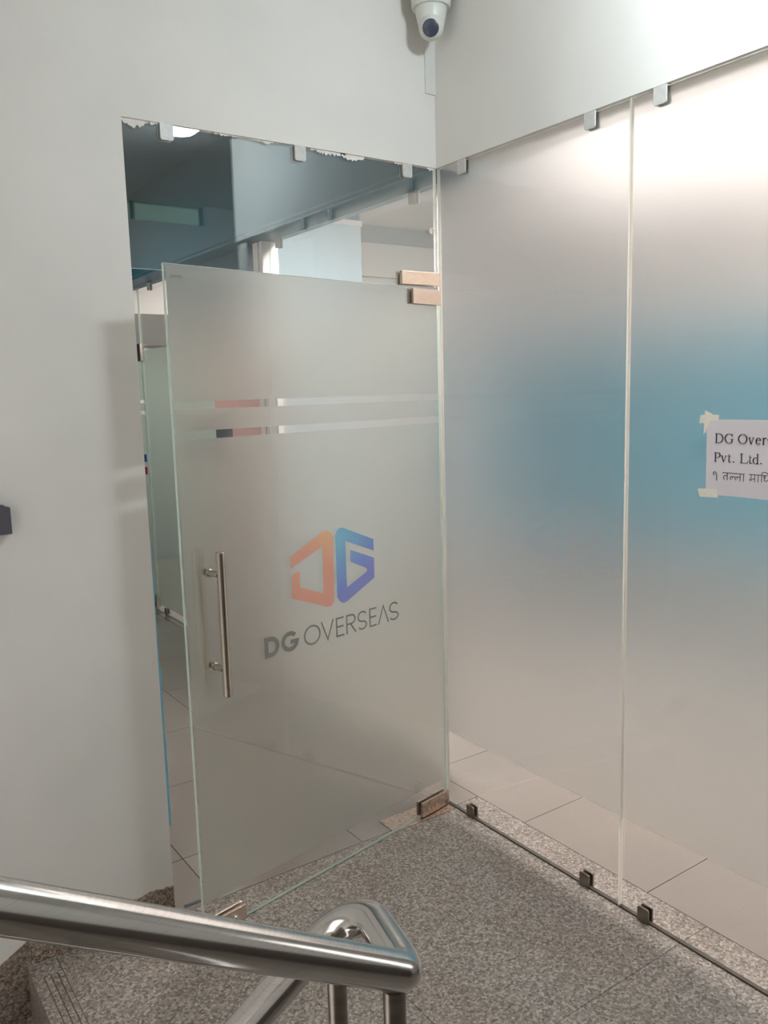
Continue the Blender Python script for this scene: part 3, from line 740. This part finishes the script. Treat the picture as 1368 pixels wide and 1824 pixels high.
# third line, Devanagari
DWD = 0.0018
def dv(x0, x1, yb_, h): 
    f = at(x0, yb_); return f, (lambda pts: [(p[0]*(x1-x0), p[1]*h) for p in pts])
f, sc_ = dv(1.1983, 1.2105, 1.4468, 0.0244)
rb(f, sc_([(0.42, 0.60), (0.15, 0.66), (0.05, 0.82), (0.25, 0.97), (0.6, 0.96), (0.85, 0.82), (0.95, 0.55), (0.95, 0.0)]), DWD)
f, sc_ = dv(1.2280, 1.2450, 1.4500, 0.0200)
rb(f, sc_([(-0.05, 1.0), (3.85, 0.98)]), DWD); rb(f, sc_([(0.82, 1.0), (0.82, 0.0)]), DWD*1.1)
rb(f, sc_([(0.82, 0.62), (0.45, 0.62), (0.18, 0.50), (0.14, 0.28), (0.36, 0.04)]), DWD)
f, sc_ = dv(1.2492, 1.2924, 1.4495, 0.0200)
rb(f, sc_([(0.11, 0.12), (0.03, 0.30), (0.06, 0.52), (0.14, 0.60), (0.19, 0.48), (0.18, 0.30)]), DWD); rb(f, sc_([(0.19, 0.48), (0.25, 0.60), (0.33, 0.55), (0.39, 0.44)]), DWD)
rb(f, sc_([(0.45, 0.10), (0.37, 0.26), (0.39, 0.48), (0.47, 0.58), (0.53, 0.46), (0.51, 0.28)]), DWD); rb(f, sc_([(0.53, 0.46), (0.58, 0.58), (0.66, 0.56), (0.72, 0.46)]), DWD)
rb(f, sc_([(0.72, 0.98), (0.72, 0.0)]), DWD*1.1); rb(f, sc_([(0.95, 0.98), (0.95, 0.0)]), DWD*1.1)
f, sc_ = dv(1.3072, 1.3329, 1.4505, 0.0195)
rb(f, sc_([(-0.05, 1.0), (1.95, 0.98)]), DWD); rb(f, sc_([(0.18, 1.0), (0.18, 0.38)]), DWD); rb(f, sc_([(0.18, 0.42), (0.04, 0.34), (0.06, 0.18), (0.2, 0.2), (0.3, 0.40), (0.58, 0.40)]), DWD)
rb(f, sc_([(0.58, 1.0), (0.58, 0.0)]), DWD*1.1); rb(f, sc_([(0.96, 1.0), (0.96, 0.0)]), DWD*1.1)
f, sc_ = dv(1.3400, 1.3640, 1.4510, 0.0195)
rb(f, sc_([(0.06, 0.0), (0.06, 1.0), (0.12, 1.30), (0.35, 1.42), (0.65, 1.32), (0.88, 1.02)]), DWD)
rb(f, sc_([(0.42, 0.62), (0.30, 0.74), (0.36, 0.88), (0.48, 0.82), (0.46, 0.60), (0.34, 0.36), (0.50, 0.18), (0.72, 0.26), (0.90, 0.5)]), DWD); rb(f, sc_([(0.92, 1.0), (0.92, 0.0)]), DWD*1.1)
o = obj('printed_text', bm, M_ink, pn); o['kind'] = 'stuff'

# ------------------------------------------------------------------ inner glass partition
XP = 0.19
def part_pane(y0, y1, z0, z1, f0, f1, label):
    yc = (y0+y1)/2
    e = empty('partition_pane', (XP, yc, 0)); tag(e, label, 'glass panel')
    bm = bmesh.new(); glass_box(bm, -0.005, 0.005, y0-yc, y1-yc, z0, z1, 'x'); obj('pane', bm, [M_glass, M_edge], e)
    bm = bmesh.new(); bx(bm, 0.0053, 0.0058, y0-yc, y1-yc, f0, f1); obj('frosted_film', bm, M_film_a if y0 < 1 else M_film_in, e)
    return e
part_pane(0.24, 1.728, 0.004, 2.556, 0.05, 2.08, 'inner partition pane seen through the transom right of the white post')
part_pane(2.58, 3.922, 0.004, 2.556, 0.05, 2.08, 'greenish inner partition pane seen through the gap beside the door')
bm = bmesh.new(); bx(bm, XP-0.05, XP+0.05, 1.73, 1.765, 0.0, 2.558, bev=0.002); bx(bm, XP-0.03, XP+0.03, 1.765, 1.785, 0.0, 2.558); bx(bm, XP-0.05, XP+0.05, 1.785, 1.845, 0.0, 2.558, bev=0.002)
o = obj('partition_post', bm, M_warmwhite); tag(o, 'white grooved post of the inner partition behind the transom', 'post')
bm = bmesh.new(); bx(bm, XP-0.02, XP+0.02, 1.848, 3.1, 2.11, 2.558)
o = obj('overhead_panel', bm, M_teal_dark); tag(o, 'dark teal panel under the beam left of the white post', 'panel')
e = empty('interior_door', (XP, 1.85, 0)); tag(e, 'pink interior door glimpsed through the clear stripes', 'door')
bm = bmesh.new(); bx(bm, -0.02, 0.02, 0.003, 0.70, 0.008, 2.10, bev=0.002); obj('leaf', bm, M_pink, e)
bm = bmesh.new(); bx(bm, -0.026, -0.0205, 0.45, 0.69, 1.38, 1.52, bev=0.001); obj('dark_plate', bm, M_darkplate, e)
# swinging glass door further down the partition
e = empty('glass_door', (XP, 3.94, 0)); tag(e, 'distant inner glass door with blue and red stickers seen through the gap', 'door')
bm = bmesh.new(); glass_box(bm, -0.005, 0.005, 0.0, 0.9, 0.008, 2.552, 'x'); obj('leaf', bm, [M_glass, M_edge], e)
for z0, z1 in ((0.1, 1.58), (1.61, 1.67), (1.70, 2.08)):
    bm = bmesh.new(); bx(bm, 0.0053, 0.0058, 0.0, 0.9, z0, z1); obj('frosted_film', bm, M_film_in, e)
for z0, z1, m, lab in ((1.205, 1.265, M_stick_blue, 'blue sticker'), (1.105, 1.165, M_stick_red, 'red sticker')):
    bm = bmesh.new(); bx(bm, -0.0058, -0.0052, 0.02, 0.16, z0, z1); o = obj('sticker', bm, m, e); tag(o, lab)
for z0, z1 in ((2.00, 2.13), (0.02, 0.11)):
    bm = bmesh.new(); bx(bm, -0.022, -0.0062, -0.02, 0.12, z0, z1, bev=0.001); bx(bm, 0.0062, 0.022, 0.0, 0.12, z0, z1, bev=0.001); o = obj('hinge_patch', bm, M_darkplate, e)
bm = bmesh.new(); bx(bm, -0.024, -0.006, -0.045, -0.0212, 2.00, 2.13, bev=0.001); bx(bm, -0.024, -0.006, -0.045, -0.0212, 0.02, 0.11, bev=0.001); obj('hinge_knuckle', bm, M_patch, e)
bm = bmesh.new(); bx(bm, -0.01, 0.01, 2.58, 3.98, 0.0005, 0.0035); bmesh.ops.translate(bm, verts=bm.verts[:], vec=(XP, 0, 0))
g3 = 'clips along the inner partition'
clip((XP, 0.40, 2.5562), 0, True, 'clip under the beam of the inner partition just behind the transom corner', g3)
clip((XP, 1.62, 2.5562), 0, True, 'clip under the beam beside the white partition post', g3)
clip((XP, 3.66, 2.5562), 0, True, 'tiny dark clip under the beam seen through the gap beside the door', g3)
clip((XP, 3.74, 0.0038), 0, False, 'tiny dark clip on the floor seen through the gap beside the door', g3)
for o in list(bpy.data.objects):
    if o.name.startswith('glass_clip') and o.get('group') == g3: o.scale = (1, 1.1, 1.1)
bm.free()
o = boxobj('floor_channel', (XP-0.012, XP+0.012, 2.58, 3.92, 0.0004, 0.0034), M_darkplate); tag(o, 'dark floor channel under the distant inner partition pane', 'channel')

# ------------------------------------------------------------------ security camera with its trunking, wall box
cc = empty('security_camera', (-0.100, -0.100, CEIL)); tag(cc, 'white dome security camera hanging in the ceiling corner', 'camera')
bm = bmesh.new(); lathe(bm, [(0.0, 0.0), (0.070, 0.0), (0.071, -0.03), (0.069, -0.072), (0.066, -0.080), (0.0, -0.080)], (0, 0, -0.0005), 48); obj('mount_base', bm, M_plastic, cc)
bm = bmesh.new(); lathe(bm, [(0.0, -0.080), (0.055, -0.080), (0.056, -0.088), (0.050, -0.118), (0.043, -0.146), (0.037, -0.158), (0.0, -0.160)], (0, 0, -0.0005), 48); obj('housing', bm, M_plastic, cc)
aim = Vector((-0.60, -0.66, -0.42)).normalized()
bc = Vector((-0.010, -0.012, -0.146))
bm = bmesh.new(); prof = [(0.038*math.sin(t), 0.038*math.cos(t)) for t in [PI-0.001-(PI-0.62)*k/18 for k in range(19)]]
prof = [(a*1.16, b*1.16) for a, b in prof]
prof = [(0.0, -0.0441)]+prof+[(0.0, prof[-1][1])]
lathe(bm, prof, bc, 40, aim); bl = obj('eyeball', bm, M_plastic, cc)
bm = bmesh.new(); lathe(bm, [(0.0, 0.0), (0.0185, 0.0), (0.0195, 0.0010), (0.0185, 0.003), (0.0, 0.0036)], bc+aim*0.0309, 36, aim)
bm.free()
bm = bmesh.new(); lathe(bm, [(0.0, 0.0), (0.0275, 0.0), (0.0285, 0.0012), (0.023, 0.0035), (0.012, 0.0050), (0.0, 0.0054)], bc+aim*0.0352, 40, aim); obj('lens_window', bm, M_lens, bl)
bm = bmesh.new(); bx(bm, -0.056, -0.006, -0.0055, -0.0004, 2.796, 3.036, bev=0.001); o = obj('cable_trunking', bm, M_trunk); tag(o, 'short white cable trunking on the wall below the camera', 'trunking')
bm = bmesh.new()
prism(bm, [(-1.80, 1.338), (-1.6035, 1.341), (-1.6035, 1.417), (-1.612, 1.417), (-1.618, 1.424), (-1.66, 1.430), (-1.80, 1.430)], lambda a, b, d: (a, d, b), -0.030, -0.0005)
bmesh.ops.bevel(bm, geom=[e_ for e_ in bm.edges], offset=0.0012, segments=1, affect='EDGES')
o = obj('wall_box', bm, M_charcoal); tag(o, 'dark grey plastic box on the left wall at the picture edge', 'box')

# ------------------------------------------------------------------ lamps
lp = empty('ceiling_lamp', (-0.37, -1.52, CEIL)); tag(lp, 'round white ceiling lamp of the landing, mirrored in the transom', 'lamp')
bm = bmesh.new(); lathe(bm, [(0.0, 0.0), (0.060, 0.0), (0.060, -0.022), (0.0, -0.022)], (0, 0, -0.0004), 36); obj('lamp_base', bm, M_plastic, lp)
bm = bmesh.new(); lathe(bm, [(0.0, -0.0235), (0.062, -0.0235), (0.090, -0.040), (0.100, -0.066), (0.092, -0.094), (0.066, -0.114), (0.030, -0.123), (0.0, -0.125)], (0, 0, -0.0004), 40); obj('diffuser', bm, M_lamp, lp)
def panel(x, y, w, l, mat, label, dz=0.0):
    e = empty('ceiling_panel', (x, y, CEIL)); tag(e, label, 'lamp')
    bm = bmesh.new(); bx(bm, -w/2, w/2, -l/2, l/2, -dz-0.03, -dz-0.012)
    if dz:
        for sx in (-1, 1):
            for sy in (-1, 1): bx(bm, sx*(w/2-0.03)-0.003, sx*(w/2-0.03)+0.003, sy*(l/2-0.03)-0.003, sy*(l/2-0.03)+0.003, -dz-0.0115, -0.0005)
    obj('frame', bm, M_plastic, e)
    bm = bmesh.new(); bx(bm, -w/2+0.02, w/2-0.02, -l/2+0.02, l/2-0.02, -dz-0.034, -dz-0.0305)
    if dz: bx(bm, -w/2+0.05, w/2-0.05, -l/2+0.05, l/2-0.05, -dz-0.0115, -dz-0.008)
    obj('diffuser', bm, mat, e)
panel(0.75, -0.9, 0.6, 1.2, M_panel, 'ceiling light panel behind the notice panel')
panel(0.80, 0.25, 0.6, 0.6, M_panel, 'ceiling light panel behind the corner of the glass walls')
panel(0.60, 1.25, 0.6, 0.9, M_fill_near, 'added fill panel near the pale blue board')  # added out of sight to brighten the partition and the far wall
panel(2.7, -0.35, 2.4, 2.6, M_fill_soft, 'added broad fill panel in the middle of the office')  # added wide glowing panel, lifts the upper walls like a bright ceiling
panel(2.6, 1.15, 1.2, 1.2, M_fill_soft, 'added square fill panel deeper in the office')  # added for more light in the far corner
panel(1.3, 4.7, 0.6, 1.2, M_panel_back, 'ceiling light panel of the far room')
panel(-0.40, 1.05, 0.5, 0.5, M_hall, 'dim ceiling light of the corridor')

e = empty('fill_tube', (-1.35, 2.7, 2.25)); tag(e, 'added fill tube on the corridor wall behind the door', 'lamp')  # invented tube behind the left wall, brightens the view through the door
bm = bmesh.new(); bx(bm, 0.0005, 0.14, -0.65, 0.65, 0.05, 0.062); bx(bm, 0.0005, 0.03, -0.65, 0.65, -0.03, 0.049); obj('housing', bm, M_plastic, e)  # top plate shaped to keep this added fill off the beam
bm = bmesh.new(); tube(bm, [(0.06, -0.62, 0.01), (0.06, 0.62, 0.01)], 0.016, 16); obj('tube', bm, M_fill_tube, e)

# ------------------------------------------------------------------ stainless handrail
hr = empty('handrail', (-1.48, -1.63, 0.0)); tag(hr, 'stainless steel tube handrail folding back over the landing edge', 'handrail')
O = Vector((-1.48, -1.63, 0.0)); R_ = 0.0262
YF, YBK = -1.735, -1.530
SL = 0.605
A0 = Vector((-3.0, YF, 0.943+SL*(3.0-1.482))); P1 = Vector((-1.482, YF, 0.943))
P2 = Vector((-1.425, YBK, 0.925)); B0 = Vector((-2.9, YBK, 0.925-0.62*(2.9-1.425)))
full = fillet([A0, P1, P2, B0], [0, 0.03, 0.075, 0], 12)
i1 = 1; i2 = len(full)-1
dA = (P1-A0).normalized()
ptsA = [A0-O, full[1]-O]
bm = bmesh.new(); tube(bm, [A0.lerp(P1-dA*0.06, k/8)-O for k in range(9)], R_); obj('upper_rail', bm, M_steel, hr)
bm = bmesh.new(); tube(bm, [P1-dA*0.0601-O]+[p-O for p in full[1:-1]]+[full[-2]+(B0-full[-2]).normalized()*0.03-O], R_*1.002); obj('return_bend', bm, M_steel, hr)
bm = bmesh.new(); tube(bm, [full[-2]+(B0-full[-2]).normalized()*0.0301-O, B0-O], R_); obj('lower_rail', bm, M_steel, hr)
for (x, y, zt, z0) in ((-1.505, YF, 0.955, 0.0), (-1.472, YBK, 0.893, 0.0), (-2.35, YF, 1.466, 0.495), (-2.35, YBK, 0.35, -0.495)):
    bm = bmesh.new(); tube(bm, [(x-O.x, y-O.y, z0+0.004), (x-O.x, y-O.y, zt-R_*0.9)], 0.0155, 20); p_ = obj('post', bm, M_steel_post, hr)
    bm = bmesh.new(); lathe(bm, [(0.0, 0.0), (0.036, 0.0), (0.036, 0.004), (0.018, 0.014), (0.0, 0.014)], (x-O.x, y-O.y, z0+0.0003), 28); obj('base_flange', bm, M_steel_post, p_)
